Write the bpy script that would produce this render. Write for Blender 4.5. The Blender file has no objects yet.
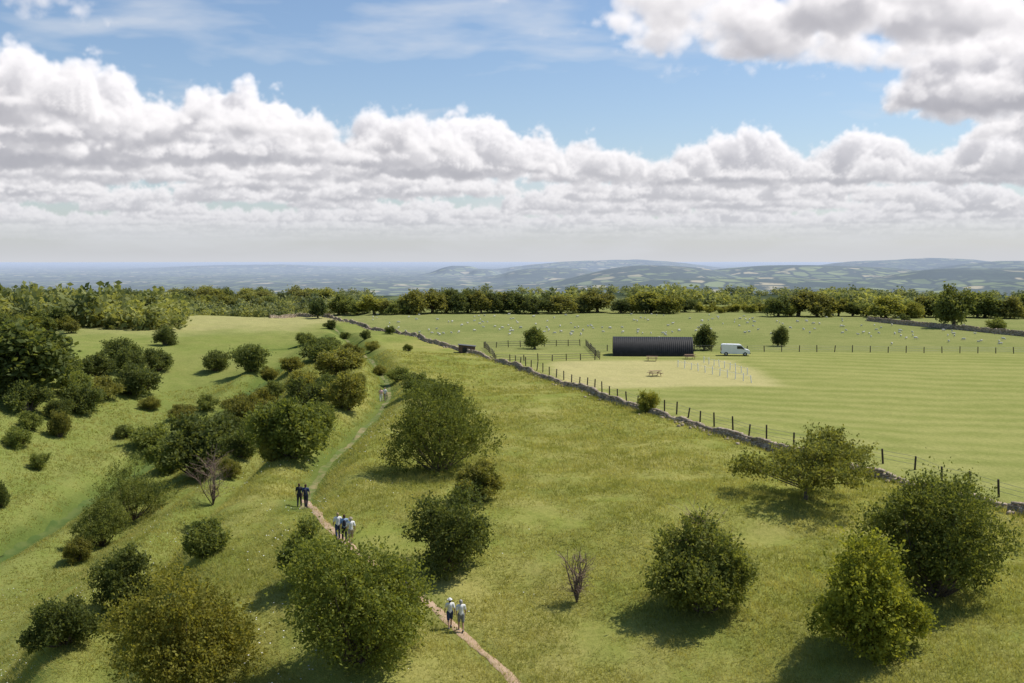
import bpy, math, random, time
import numpy as np
from mathutils import Vector, Matrix
T0=time.time()
rng=np.random.default_rng(7); random.seed(7)
sc=bpy.context.scene
col=sc.collection
F=996.0; HOR=259.5; CAMZ=17.0
PITCH=math.atan((341.5-HOR)/F)
SEL,SAZ=math.radians(58),math.radians(68)
# ------------------------------------------------------------ helpers
def ss(a,b,t):
    t=np.clip((t-a)/(b-a),0,1); return t*t*(3-2*t)
def hash2(i,j,s):
    n=np.sin(i*127.1+j*311.7+s*74.7)*43758.5453
    return n-np.floor(n)
def vn(x,y,s=0):
    xi=np.floor(x); yi=np.floor(y); fx=x-xi; fy=y-yi
    fx=fx*fx*(3-2*fx); fy=fy*fy*(3-2*fy)
    a=hash2(xi,yi,s);b=hash2(xi+1,yi,s);c=hash2(xi,yi+1,s);d=hash2(xi+1,yi+1,s)
    return (a*(1-fx)+b*fx)*(1-fy)+(c*(1-fx)+d*fx)*fy-0.5
def fb(x,y,s=0,o=4):
    r=0;a=1
    for k in range(o):
        r=r+a*vn(x*2**k,y*2**k,s+k); a*=.5
    return r
TRK=None
def H(x,y):
    x=np.asarray(x,float); y=np.asarray(y,float)
    r=np.hypot(x,y); az=np.degrees(np.arctan2(x,y))
    dep=13.0*(1-ss(95,225,y))+0.8
    dep=dep*(1-ss(215,260,y))
    xc=np.interp(y,[30,45,55,67,90,120,150,190,260],[-3,-8,-12,-16,-18,-19.5,-22.5,-31,-49])
    t_=np.clip((xc-x)/25.0,0,1); tq=t_+.095*np.sin(t_*2*math.pi*2.3+y*.035)*np.sin(math.pi*t_)
    z=-dep*(.6*ss(0,1,tq)+.4*np.clip(tq,0,1))
    z=z+dep*0.85*ss(-1,-40,x-(xc-27))
    z=z-2.2*(1-ss(38,66,y))*ss(30,5,x)
    rough=ss(30,-5,x-(30-(y-67)*.33))
    near=1-ss(300,500,r)
    z=z+near*rough*(1.25*fb(x/17,y/17,3,3)+0.2*fb(x/2.4,y/2.4,9,2))
    z=z+near*(1-rough)*0.5*vn(x/40,y/40,5)
    if TRK is not None:
        for (tx,ty,dp,w,bk) in TRK:
            dx=x-np.interp(y,ty,tx); m=ss(ty[0]-4,ty[0]+8,y)*(1-ss(ty[-1]-30,ty[-1],y))
            z=z-m*dp*np.exp(-(dx/w)**2)+m*bk*np.exp(-((np.abs(dx)-w*2.0)/(w*1.0))**2)
    z=z-5.0*ss(240,380,y)*ss(-30,-90,x)
    z=z+7.0*ss(260,380,r)*ss(-40,-110,x)*fb(x/130,y/110,88,2)
    z=z-9.0*ss(350,600,r)
    z=z-206*ss(560,4200,r)+ss(480,900,r)*5*vn(x/160,y/160,21)
    far=ss(3500,6000,r)
    hl=0
    for (a0,r0,aw,rw,hh) in [(8.5,9400,5,1700,162),(17,10200,8,1500,168),(26,8800,7,1500,155),(2.5,12500,3.0,1300,120),(-3,15500,1.5,900,150),(-1.6,15000,1.0,900,110),(22,17000,6,2500,235),(14,7400,11,900,100),(27,7000,5,800,90),(-14,24000,6,2500,110),(28,14000,6,2500,200),(6,19000,6,2500,215)]:
        q=np.abs((az-a0)/aw)
        hl=np.maximum(hl,hh*np.exp(-q**3-np.abs((r-r0)/rw)**2.5))
    z=z+far*(hl*(1+.22*fb(x/1100,y/1100,31,4))+(22+.05*hl)*fb(x/1300,y/1300,41,3))
    return z
cp,sp=math.cos(PITCH),math.sin(PITCH)
YS=np.concatenate([np.arange(25,400,.25),np.arange(400,1500,1.0)])
def site(u,v):
    dx=(u-512); dy=F*cp+(341.5-v)*sp; dz=-F*sp+(341.5-v)*cp
    X=YS*dx/dy; Z=CAMZ+YS*dz/dy
    g=Z-H(X,YS); k=np.argmax(g<0)
    if g[k]>=0: k=len(YS)-1
    t=0 if k==0 else g[k-1]/(g[k-1]-g[k])
    y=YS[k-1]+(YS[k]-YS[k-1])*t
    x=y*dx/dy
    return float(x),float(y),float(H(x,y))
paths={
 'soil':[(530,700),(515,683),(490,659),(462,634),(436,610),(415,592),(385,570),(350,545),(322,520),(303,500)],
 'ridge':[(303,505),(308,484),(320,462),(340,440),(362,420),(380,402),(388,385),(380,365),(362,348),(345,335),(332,326)],
 'valley':[(-40,570),(0,548),(50,520),(100,488),(150,458),(200,425),(240,395),(275,372),(300,358),(330,345)],
 'side':[(275,350),(310,343),(345,338),(372,334)]}
def trk(k,dp,w,bk):
    P=np.array([site(*p)[:2] for p in paths[k]]); o=np.argsort(P[:,1]); return (P[o,0],P[o,1],dp,w,bk)
TRK=[trk('ridge',1.2,2.0,.4),trk('valley',1.3,2.0,.5)]
def mesh(name,V,Fc,mats=(),smooth=False):
    V=np.ascontiguousarray(V,np.float32); Fc=np.ascontiguousarray(Fc,np.int32)
    me=bpy.data.meshes.new(name); me.vertices.add(len(V)); me.vertices.foreach_set('co',V.ravel())
    k=Fc.shape[1]; me.loops.add(Fc.size); me.loops.foreach_set('vertex_index',Fc.ravel())
    me.polygons.add(len(Fc)); me.polygons.foreach_set('loop_start',np.arange(0,Fc.size,k,dtype=np.int32))
    if smooth: me.polygons.foreach_set('use_smooth',np.ones(len(Fc),bool))
    me.update(calc_edges=True)
    for m in mats: me.materials.append(m)
    return me
def obj(name,data,parent=None,loc=None,**kw):
    o=bpy.data.objects.new(name,data); col.objects.link(o)
    if parent: o.parent=parent
    if loc is not None: o.location=loc
    for k,v in kw.items(): o[k]=v
    return o
# ------------------------------------------------------------ node DSL
class S:
    def __init__(s,nt,k): s.nt=nt; s.k=k
    def _m(s,op,b=None,c=None,clamp=False):
        n=s.nt.nodes.new('ShaderNodeMath'); n.operation=op; n.use_clamp=clamp
        for i,q in enumerate([s,b,c]):
            if q is None: continue
            if isinstance(q,S): s.nt.links.new(q.k,n.inputs[i])
            else: n.inputs[i].default_value=q
        return S(s.nt,n.outputs[0])
    def __add__(s,b): return s._m('ADD',b)
    __radd__=__add__
    def __sub__(s,b): return s._m('SUBTRACT',b)
    def __rsub__(s,b): return (s*-1.0)+b
    def __mul__(s,b): return s._m('MULTIPLY',b)
    __rmul__=__mul__
    def cl(s): return s._m('ADD',0.0,clamp=True)
    def step(s,a,b):
        n=s.nt.nodes.new('ShaderNodeMapRange'); n.interpolation_type='SMOOTHSTEP'
        s.nt.links.new(s.k,n.inputs[0])
        v=(a,b,0,1) if a<b else (b,a,1,0)
        for i in range(4): n.inputs[i+1].default_value=v[i]
        return S(s.nt,n.outputs[0])
def setin(nt,inp,q):
    if isinstance(q,S): nt.links.new(q.k,inp)
    elif isinstance(q,(tuple,list)) and len(q)==3 and inp.type=='RGBA': inp.default_value=(*q,1)
    else: inp.default_value=q
def sep(nt,v):
    n=nt.nodes.new('ShaderNodeSeparateXYZ'); nt.links.new(v.k,n.inputs[0])
    return [S(nt,n.outputs[i]) for i in range(3)]
def vmath(nt,op,a,b):
    n=nt.nodes.new('ShaderNodeVectorMath'); n.operation=op
    setin(nt,n.inputs[0],a)
    if op=='SCALE': setin(nt,n.inputs[3],b)
    else: setin(nt,n.inputs[1],b)
    return S(nt,n.outputs[1] if op in('LENGTH','DISTANCE','DOT_PRODUCT') else n.outputs[0])
def noise(nt,v,scale,detail=4,rough=.55,dist=0,color=False):
    n=nt.nodes.new('ShaderNodeTexNoise')
    if v is not None: nt.links.new(v.k,n.inputs['Vector'])
    n.inputs['Scale'].default_value=scale;n.inputs['Detail'].default_value=detail;n.inputs['Roughness'].default_value=rough;n.inputs['Distortion'].default_value=dist
    return S(nt,n.outputs['Color' if color else 'Fac'])
def mixc(nt,f,a,b,mode='MIX'):
    n=nt.nodes.new('ShaderNodeMix'); n.data_type='RGBA'; n.blend_type=mode
    setin(nt,n.inputs[0],f); setin(nt,n.inputs[6],a); setin(nt,n.inputs[7],b)
    return S(nt,n.outputs[2])
def attr(nt,name):
    n=nt.nodes.new('ShaderNodeAttribute'); n.attribute_name=name; return S(nt,n.outputs['Fac'])
def newmat(name):
    m=bpy.data.materials.new(name); m.use_nodes=True; nt=m.node_tree
    b=nt.nodes['Principled BSDF']; b.inputs['Roughness'].default_value=.9
    b.inputs['Specular IOR Level'].default_value=.15
    return m,nt,b
def geo_pos(nt):
    n=nt.nodes.new('ShaderNodeNewGeometry'); return S(nt,n.outputs['Position'])
def simple(name,c,var=.25,scale=6,rough=.8,spec=.2,metal=0):
    m,nt,b=newmat(name)
    tc=nt.nodes.new('ShaderNodeTexCoord'); n=noise(nt,S(nt,tc.outputs['Object']),scale,4,.6)
    lo=tuple(x*(1-var) for x in c); hi=tuple(min(1,x*(1+var)) for x in c)
    k=mixc(nt,n.step(.3,.7),lo,hi); nt.links.new(k.k,b.inputs['Base Color'])
    b.inputs['Roughness'].default_value=rough; b.inputs['Specular IOR Level'].default_value=spec; b.inputs['Metallic'].default_value=metal
    return m
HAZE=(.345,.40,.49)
def haze(nt,c,pos,dist=15000.0):  # aerial haze painted into the base colour, growing with distance from the origin
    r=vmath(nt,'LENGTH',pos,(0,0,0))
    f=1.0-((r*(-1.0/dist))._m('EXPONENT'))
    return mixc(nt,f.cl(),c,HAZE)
def leafmat(name,dark,light,trans=.35,hz=7000):
    m,nt,b=newmat(name); pos=geo_pos(nt)
    oi=nt.nodes.new('ShaderNodeObjectInfo')
    n=noise(nt,pos,1.5,3,.65)
    c=mixc(nt,n.step(.34,.66),dark,light)
    c=mixc(nt,1.0,c,S(nt,oi.outputs['Color']),'MULTIPLY')
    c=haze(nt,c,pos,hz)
    nt.links.new(c.k,b.inputs['Base Color']); b.inputs['Roughness'].default_value=.7;b.inputs['Specular IOR Level'].default_value=.12
    t=nt.nodes.new('ShaderNodeBsdfTranslucent'); 
    ct=mixc(nt,1.0,c,(1.3,1.2,.6),'MULTIPLY'); nt.links.new(ct.k,t.inputs['Color'])
    mx=nt.nodes.new('ShaderNodeMixShader'); mx.inputs[0].default_value=trans
    nt.links.new(b.outputs[0],mx.inputs[1]); nt.links.new(t.outputs[0],mx.inputs[2])
    nt.links.new(mx.outputs[0],nt.nodes['Material Output'].inputs[0])
    return m
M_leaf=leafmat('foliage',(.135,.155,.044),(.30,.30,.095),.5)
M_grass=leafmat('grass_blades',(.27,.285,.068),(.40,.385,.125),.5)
M_bark=simple('bark',(.13,.10,.075),.4,9)
M_twig=simple('bare_twig',(.26,.18,.14),.3,9)
# ------------------------------------------------------------ lines of the place
wall_px=[(1060,530),(1024,515),(955,495),(870,476),(800,458),(740,441),(690,425),(640,411),(600,398),(560,384),(520,369),(480,356),(440,345),(400,334),(365,327),(330,318)]
wallp=np.array([site(*p)[:2] for p in wall_px]); wallp=np.vstack([[wallp[0]+(wallp[0]-wallp[1])*3],wallp])
o_=np.argsort(wallp[:,1]); WX,WY=wallp[o_,0],wallp[o_,1]
def wallx(y): 
    return np.interp(y,WY,WX)
def resample(P,step):
    P=np.asarray(P,float)
    Q=np.vstack([2*P[0]-P[1],P,2*P[-1]-P[-2]]); out=[]
    for i in range(1,len(Q)-2):
        t=np.linspace(0,1,20,endpoint=False)[:,None]
        p0,p1,p2,p3=Q[i-1],Q[i],Q[i+1],Q[i+2]
        out.append(.5*((2*p1)+(-p0+p2)*t+(2*p0-5*p1+4*p2-p3)*t**2+(-p0+3*p1-3*p2+p3)*t**3))
    C=np.vstack(out+[P[-1:]]); d=np.r_[0,np.cumsum(np.hypot(*np.diff(C,axis=0).T))]
    s=np.arange(0,d[-1],step)
    return np.c_[np.interp(s,d,C[:,0]),np.interp(s,d,C[:,1])]
PW={k:np.array([site(*p)[:2] for p in v]) for k,v in paths.items()}
for k,t in (('ridge',TRK[0]),('valley',TRK[1])): PW[k]=np.c_[t[0],t[1]]
PR={k:resample(v,.5) for k,v in PW.items()}
def dist_to(P,X,Y,chunk=40000):
    out=np.empty(len(X))
    for i in range(0,len(X),chunk):
        a=X[i:i+chunk,None]-P[None,:,0]; b=Y[i:i+chunk,None]-P[None,:,1]
        out[i:i+chunk]=np.sqrt((a*a+b*b).min(1))
    return out
# ------------------------------------------------------------ ground sheet
ang=np.radians(np.concatenate([np.linspace(-80,-32,60,endpoint=False),np.linspace(-32,32,720),np.linspace(32,80,61)[1:]]))
rad=np.concatenate([np.geomspace(4,34,20,endpoint=False),np.geomspace(34,330,620,endpoint=False),np.geomspace(330,95000,420)])
A,R=np.meshgrid(ang,rad); X=(R*np.sin(A)).ravel(); Y=(R*np.cos(A)).ravel(); Zg=H(X,Y)
nr,na=A.shape; idx=np.arange(nr*na).reshape(nr,na)
FF=np.stack([idx[:-1,:-1],idx[:-1,1:],idx[1:,1:],idx[1:,:-1]],-1).reshape(-1,4)[:,::-1]
rr=np.hypot(X,Y)
field=ss(-.3,.6,X-wallx(Y))*(rr<700)
FENCEY=site(800,352)[1]
mown=field*ss(FENCEY+.5,FENCEY-.5,Y)
worn=np.zeros(len(X)); near=np.where(rr<320)[0]
for k,w,am in (('soil',.9,.5),('ridge',1.5,1.0),('valley',1.9,1.0),('side',1.4,.9)):
    d=dist_to(PR[k][::2],X[near],Y[near])
    worn[near]=np.maximum(worn[near],am*ss(w*1.6,w*.4,d+.8*fb(X[near]/2,Y[near]/2,77,3)))
px0,px1=site(556,380)[:2],site(742,364)[:2]; jx=1.6*fb(X/9,Y/9,55,3)
pale=mown*ss(px0[0]-1.5,px0[0]+1.5,X+jx)*ss(px1[0]+2,px1[0]-2,X+jx)*ss(site(600,388)[1]-1.5,site(600,388)[1]+1.5,Y+jx)*ss(site(600,361)[1]+3,site(600,361)[1]-2,Y)
la=(1-field)*ss(222,258,Y+5*jx)*ss(-44,-54,X)*ss(-150,-90,X+4*jx)
pale=np.maximum(pale,la*.7)
Mg,nt,b=newmat('ground_grass'); pos=geo_pos(nt)
n1=noise(nt,pos,.035,5,.6);n2=noise(nt,pos,.3,5,.65);n3=noise(nt,pos,3.0,5,.7);n4=noise(nt,pos,14,3,.7)
x_,y_,z_=sep(nt,pos)
c=mixc(nt,(n1*.5+n2*.35+n3*.15).step(.38,.62),(.20,.225,.046),(.31,.285,.088))
c=mixc(nt,(noise(nt,pos,.11,4,.6)).step(.53,.70)*.5,c,(.165,.205,.04))
c=mixc(nt,x_.step(-14,-34)*.5,c,(.15,.195,.047))
st=(y_*.95+x_*.20+n1*14+n2*.7)*(2*math.pi/5.0)
strp=st._m('SINE')*.5+.5
cf=mixc(nt,(strp*.14+noise(nt,pos,.05,4,.6)*.42+n2*.28+n3*.16).step(.30,.70),(.20,.225,.058),(.305,.30,.10))
cp_=mixc(nt,(n1*.4+n2*.35+n3*.25).step(.38,.62),(.175,.20,.058),(.245,.25,.085))
c=mixc(nt,attr(nt,'pasture'),c,cp_); c=mixc(nt,attr(nt,'mown'),c,cf)
c=mixc(nt,(attr(nt,'pale')*(.45+.5*n2)).cl(),c,(.47,.41,.19))
c=mixc(nt,(attr(nt,'worn')*(.5+.5*n2)).cl(),c,(.085,.125,.026))
c=mixc(nt,1.0,c,mixc(nt,(n3*.5+n4*.5).step(.3,.7),(.80,.80,.80),(1.18,1.18,1.18)),'MULTIPLY')
wv=vmath(nt,'ADD',pos,vmath(nt,'SCALE',noise(nt,pos,.0016,3,.5,color=True),200.0))
wv=vmath(nt,'MULTIPLY',wv,(1,.62,0))
def voro(v,scale,feature='F1'):
    n=nt.nodes.new('ShaderNodeTexVoronoi'); n.feature=feature; n.inputs['Scale'].default_value=scale; nt.links.new(v.k,n.inputs['Vector']); return n
v1=voro(wv,.0066); v2=voro(wv,.0066,'DISTANCE_TO_EDGE')
cr=nt.nodes.new('ShaderNodeValToRGB'); e=cr.color_ramp; e.interpolation='CONSTANT'
cols=[(0,(.04,.06,.025)),(.2,(.17,.205,.07)),(.42,(.12,.155,.05)),(.56,(.34,.30,.16)),(.64,(.20,.235,.08)),(.80,(.40,.34,.19)),(.87,(.06,.085,.035))]
e.elements[0].color=(*cols[0][1],1); e.elements[1].position=.2; e.elements[1].color=(*cols[1][1],1)
for p,q in cols[2:]:
    k=e.elements.new(p); k.color=(*q,1)
sx=nt.nodes.new('ShaderNodeSeparateColor'); nt.links.new(v1.outputs['Color'],sx.inputs[0]); nt.links.new(sx.outputs[0],cr.inputs[0])
far=mixc(nt,S(nt,v2.outputs['Distance']).step(.16,.04),S(nt,cr.outputs[0]),(.03,.045,.02))
far=mixc(nt,noise(nt,pos,.0019,6,.7).step(.51,.56),far,(.028,.045,.022))
far=mixc(nt,noise(nt,pos,.0003,3,.5).step(.47,.62)*.5,far,(.03,.045,.03))
r_=vmath(nt,'LENGTH',pos,(0,0,0))
c=mixc(nt,r_.step(420,800),c,far)
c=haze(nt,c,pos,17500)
nt.links.new(c.k,b.inputs['Base Color']); b.inputs['Roughness'].default_value=1; b.inputs['Specular IOR Level'].default_value=0
bp=nt.nodes.new('ShaderNodeBump'); bp.inputs['Strength'].default_value=.5; bp.inputs['Distance'].default_value=.22
nt.links.new((n3*.6+n4*.4+n2).k,bp.inputs['Height']); nt.links.new(bp.outputs[0],b.inputs['Normal'])
me=mesh('ground',np.c_[X,Y,Zg],FF,[Mg],True)
for nm,a in (('mown',mown),('pasture',field),('worn',worn),('pale',pale)):
    at=me.attributes.new(nm,'FLOAT','POINT'); at.data.foreach_set('value',a.astype(np.float32))
obj('ground',me,kind='structure')
print('ground',time.time()-T0)
# ------------------------------------------------------------ paths
Msoil,nt,b=newmat('path_soil'); pos=geo_pos(nt)
c=mixc(nt,noise(nt,pos,2,5,.6).step(.3,.7),(.37,.25,.155),(.47,.34,.225)); c=mixc(nt,noise(nt,pos,.9,4,.7).step(.6,.72)*.8,c,(.24,.23,.08))
nt.links.new(c.k,b.inputs['Base Color'])
Mtrod,nt,b=newmat('path_trodden_grass'); pos=geo_pos(nt)
c=mixc(nt,noise(nt,pos,.5,5,.7).step(.40,.62),(.11,.15,.034),(.26,.22,.10)); nt.links.new(c.k,b.inputs['Base Color'])
Mgroove,nt,b=newmat('path_green_groove'); pos=geo_pos(nt)
c=mixc(nt,noise(nt,pos,.5,5,.7).step(.40,.62),(.07,.11,.024),(.11,.14,.036)); nt.links.new(c.k,b.inputs['Base Color'])
def ribbon(name,P,w,mat,up=.035,va=.9,vb=.5):
    T=np.gradient(P,axis=0); T/=np.linalg.norm(T,axis=1)[:,None]; Nn=np.c_[-T[:,1],T[:,0]]
    s=np.arange(len(P)); V=[]
    for j,k in enumerate((-1,-.5,0,.5,1)):
        ww=w*(1+va*vn(s*.12,s*0+j//2,int(k*10)+20)+vb*vn(s*.6,s*0+j,5))
        q=P+Nn*(k*ww)[:,None]
        V.append(np.c_[q,H(q[:,0],q[:,1])+(up if abs(k)<1 else .012)])
    V=np.stack(V,1); n=len(P); I=np.arange(n*5).reshape(n,5)
    Fq=np.stack([I[:-1,:-1],I[:-1,1:],I[1:,1:],I[1:,:-1]],-1).reshape(-1,4)
    return obj(name,mesh(name,V.reshape(-1,3),Fq,[mat],True),kind='structure')
ribbon('path',resample(PW['soil'],.2),.25,Msoil,.05,.6,.3)
ribbon('path',resample(PW['ridge'],.3),.3,Mtrod)
ribbon('path',resample(PW['valley'],.3),.6,Mgroove)
# ------------------------------------------------------------ foliage generators
def unit(v): return v/np.maximum(np.linalg.norm(v,axis=-1,keepdims=True),1e-9)
def leaves(C,D,size,g,elong=1.7):
    n=len(C); a=unit(D+.9*g.normal(size=(n,3)))
    b_=unit(np.cross(a,g.normal(size=(n,3)))); s=size*g.uniform(.6,1.35,(n,1))
    V=np.stack([C-a*s*elong*.5,C+b_*s*.5,C+a*s*elong*.5,C-b_*s*.5],1).reshape(-1,3)
    return V,np.arange(n*4).reshape(n,4)
def crown(W,Hh,ntw,lpt,size,seed,nl=18,low=.12,long=.06,name='crown',flat=False):
    g=np.random.default_rng(seed)
    d=unit(g.normal(size=(nl,3))); rr_=g.uniform(.2,1.15,nl)**.6
    L=d*rr_[:,None]*np.array([W*.38,W*.38,Hh*.34])+np.array([0,0,Hh*(.48+low*.4)])
    L[:,0]+=W*.10*g.normal()*(L[:,2]/Hh); L[:,2]*=np.where(g.random(nl)<.35,.7,1)
    L[:,2]*=1-.36*np.abs(L[:,0]/(W*.5))*(L[:,2]/Hh)
    lr=g.uniform(.07,.20,nl)*min(W,Hh*1.2)
    if flat: L[:,2]=Hh*g.choice([.35,.55,.78],nl)+g.normal(size=nl)*.05*Hh; L[:,:2]*=(1.3-.6*(L[:,2:3]/Hh)**2)
    p=lr**2/np.sum(lr**2); k=g.choice(nl,int(ntw*1.7),p=p)
    dd=unit(g.normal(size=(len(k),3))+np.array([0,0,.25])); sc_=np.array([1,1,.6 if flat else .95])
    B=L[k]+dd*lr[k][:,None]*.78*sc_
    dist=np.linalg.norm(B[:,None]-L[None],axis=2)/lr[None]
    keep=(dist.min(1)>.62)&(B[:,2]>low*Hh*g.uniform(.3,1.5,len(B)))
    B,dd,k=B[keep][:ntw],dd[keep][:ntw],k[keep][:ntw]; n=len(B)
    ln=lr[k]*g.uniform(.25,.8,n); lg=g.random(n)<long; ln[lg]*=2.0
    tdir=unit(dd+.4*g.normal(size=(n,3))+np.array([0,0,.25]))
    t=g.uniform(-.3,1,(n,lpt,1)); C=B[:,None]+tdir[:,None]*ln[:,None,None]*t+g.normal(size=(n,lpt,3))*size*.8
    D=np.repeat(tdir[:,None],lpt,1)
    C=C.reshape(-1,3);D=D.reshape(-1,3)
    ni=int(len(C)*.16); kk=g.choice(nl,ni,p=p); Ci=L[kk]+unit(g.normal(size=(ni,3)))*lr[kk][:,None]*.55*g.random((ni,1))
    C=np.vstack([C,Ci]);D=np.vstack([D,g.normal(size=(ni,3))])
    q0,q1=np.percentile(C,[1.0,99.0],axis=0); q0_,q1_=np.percentile(C,[3.0,97.0],axis=0)
    f=np.array([W*.94/(q1[0]-q0[0]),W*.94/(q1[1]-q0[1]),1.0]); f[2]=(Hh*.96)/q1[2]
    off=np.array([(q0_[0]+q1_[0])/2,(q0_[1]+q1_[1])/2,0]); C=(C-off)*f; L=(L-off)*f; lr=lr*f.min()
    ok=C[:,2]>.03; C,D=C[ok],D[ok]
    V,Fq=leaves(C,D,size,g)
    return mesh(name,V,Fq,[M_leaf]),L,lr
def tubes(segs,sides=6):
    V=[];Fq=[];o=0
    for P,Rr in segs:
        P=np.asarray(P,float);n=len(P);T=unit(np.gradient(P,axis=0)); ref=np.array([.3,.9,.1])
        a=unit(np.cross(T,ref));b_=np.cross(T,a);th=np.arange(sides)*2*math.pi/sides
        q=P[:,None]+np.asarray(Rr)[:,None,None]*(a[:,None]*np.cos(th)[None,:,None]+b_[:,None]*np.sin(th)[None,:,None])
        V.append(q.reshape(-1,3)); I=o+np.arange(n*sides).reshape(n,sides); J=np.roll(I,-1,1)
        Fq.append(np.stack([I[:-1],J[:-1],J[1:],I[1:]],-1).reshape(-1,4)); o+=n*sides
    return np.vstack(V),np.vstack(Fq)
def trunkmesh(L,lr,Hh,r0,seed,stems=3,fork=.15):
    g=np.random.default_rng(seed); segs=[]
    if stems==1:
        z=np.linspace(-.1,Hh*.75,7); segs.append((np.c_[g.normal(size=7)*.01*Hh,g.normal(size=7)*.01*Hh,z],np.linspace(r0*1.25,r0*.25,7)))
    for i,c in enumerate(L):
        if stems==1: s=np.array([0,0,Hh*(fork+.5*g.random()*.8)]); s[2]=min(s[2],c[2]*.9)
        else: s=np.array([g.normal()*r0*.8,g.normal()*r0*.8,-.1])
        mid=(s+c)/2+np.array([c[0]*.12,c[1]*.12,-.02*Hh]) + g.normal(size=3)*.03*Hh
        t=np.linspace(0,1,6)[:,None]; P=(1-t)**2*s+2*t*(1-t)*mid+t*t*c
        segs.append((P,np.linspace(r0*(.5 if stems==1 else .6),r0*.12,6)))
    V,Fq=tubes(segs,6); return mesh('trunk',V,Fq,[M_bark],True)
BUSHV=[]
for s in range(10):
    cm,L,lr=crown(4,3.4,680,11,.13,100+s,nl=18+s,low=.03,long=.09); BUSHV.append((cm,trunkmesh(L,lr,3.4,.12,s)))
TREEV=[]
for s in range(8):
    Wt=[8,7,9,7.5,8.5,6,9.5,6.5][s]; cm,L,lr=crown(Wt,9,520,9,.38,200+s,nl=26,low=-.03,long=.02); TREEV.append((cm,trunkmesh(L,lr,9,.32,s,1),Wt))
def place_tree(name,cm,tm,loc,sx,sz,colr,label,cat,group=None,rot=None):
    e=obj(name,None,loc=(loc[0],loc[1],loc[2]-.05)); e.empty_display_size=.5
    e.rotation_euler=(0,0,random.uniform(0,6.28) if rot is None else rot); e.scale=(sx,sx,sz)
    e['label']=label;e['category']=cat
    if group: e['group']=group
    t=obj('trunk',tm,e); c=obj('crown',cm,e); c.color=(*colr,1)
    return e
DK=(.56,.64,.54);MD=(.84,.93,.74);LT=(1.25,1.22,.78);YL=(1.22,1.25,.60);OL=(.98,.93,.70);RU=(1.10,1.02,.64)
near_b=[(806,502,134,72,(.92,.93,.70),'flat','spreading hawthorn with a flat layered crown beside stone wall'),
(936,598,130,128,(.68,.75,.55),'r','dense dark green hawthorn bush on rough grass by the wall'),
(868,652,110,122,YL,'r','bright yellow-green bush standing in long grass'),
(702,612,104,93,(.9,.96,.74),'r','rounded green hawthorn bush alone on grass slope'),
(440,474,110,92,(.68,.76,.52),'r','large dark green hawthorn on the open ridge'),
(450,572,80,82,DK,'r','dark green bush beside the walking path'),
(478,502,44,38,OL,'r','small olive green bush in rough grass'),
(358,662,138,132,(.92,1.0,.66),'r','big broad green bush above the soil path'),
(309,584,54,66,MD,'r','upright green bush next to the walkers'),
(185,700,146,134,RU,'r','wide rusty olive bush on the lower slope'),
(125,618,62,74,DK,'r','dark green bush on the steep slope'),
(64,645,66,48,DK,'r','low green bush with white flowers around it'),
(133,522,70,64,MD,'r','green hawthorn on the valley side'),
(102,548,52,52,MD,'r','green bush on the valley side slope'),
(206,557,40,34,MD,'r','small green bush on grass slope')]
for i,(u,v,w,hp,c_,stl,lab) in enumerate(near_b):
    x,y,z=site(u,v-2); k=y/F; W=w*k; Hh=hp*k
    if stl=='flat': cm,L,lr=crown(W*1.05,Hh,1500,12,.11,300+i,nl=34,low=.10,flat=True,long=.08)
    else: cm,L,lr=crown(W,Hh,int(2300 if w>90 else 1100),12,.10,300+i,nl=38 if w>90 else 24,low=.02,long=.10)
    tm=trunkmesh(L,lr,Hh,.13,i,1 if stl=='flat' else 3,.1)
    place_tree('hawthorn_bush',cm,tm,(x,y,z),1,1,c_,lab,'bush',rot=0)
print('near',time.time()-T0)
mid=[(200,476,76,58,DK),(168,472,42,34,MD),(292,458,74,58,(.7,.78,.55)),(262,445,42,40,MD),(243,430,46,34,OL),(225,442,36,28,DK),(318,440,38,36,MD),(312,412,42,32,DK),(347,410,40,36,OL),
(340,376,50,26,OL),(318,362,34,22,DK),(302,394,30,22,OL),(276,400,26,18,MD),(262,412,28,22,RU),(238,413,30,18,OL),(150,452,42,26,MD),(125,438,20,12,DK),(354,390,24,18,OL),(330,350,20,12,DK),
(138,396,44,30,DK),(158,372,28,22,DK),(122,364,38,24,DK),(96,376,36,22,DK),(104,400,34,22,OL),(84,412,38,28,DK),(250,372,34,26,DK),(216,372,24,20,DK),(165,346,22,18,DK),(60,438,22,26,OL),(18,448,26,20,MD),(76,398,32,28,MD),
(28,412,44,30,DK),(0,508,20,26,DK),(420,396,40,22,DK),(398,382,20,14,MD),(446,404,28,20,DK),(380,376,14,10,OL),(306,426,24,20,MD),(648,414,22,22,LT),(78,562,28,24,OL),(182,420,28,14,OL),(292,372,24,14,RU),(352,360,24,16,OL),(207,410,22,14,MD),(365,340,12,9,DK),
(40,470,20,16,MD),(8,400,30,30,DK),(130,375,30,26,DK),(60,420,26,20,DK),(372,352,16,10,OL),(306,346,20,12,MD),(408,352,10,7,MD),(30,430,24,18,MD),(330,330,14,9,DK),(238,458,34,28,DK),(345,340,10,7,DK),(150,410,20,12,OL),(270,380,18,12,OL),(272,462,26,22,OL),(330,395,26,20,DK),(230,478,24,20,OL)]
for i,(u,v,w,hp,c_) in enumerate(mid):
    x,y,z=site(u,v-1); k=y/F; cm,tm=BUSHV[i%10]
    j=random.uniform(.9,1.3)
    place_tree('hawthorn_bush',cm,tm,(x,y,z),w*k/4.0,hp*k/3.3,tuple(q*j for q in c_),
      {OL:'olive brown hawthorn bush on the ridge slope',RU:'rusty olive hawthorn bush on the ridge slope',MD:'mid green hawthorn bush on valley grass',LT:'pale green shrub against the dry stone wall'}.get(c_,'dark green hawthorn bush on valley slope'),'bush','hawthorn bushes scattered over the slope')
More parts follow.
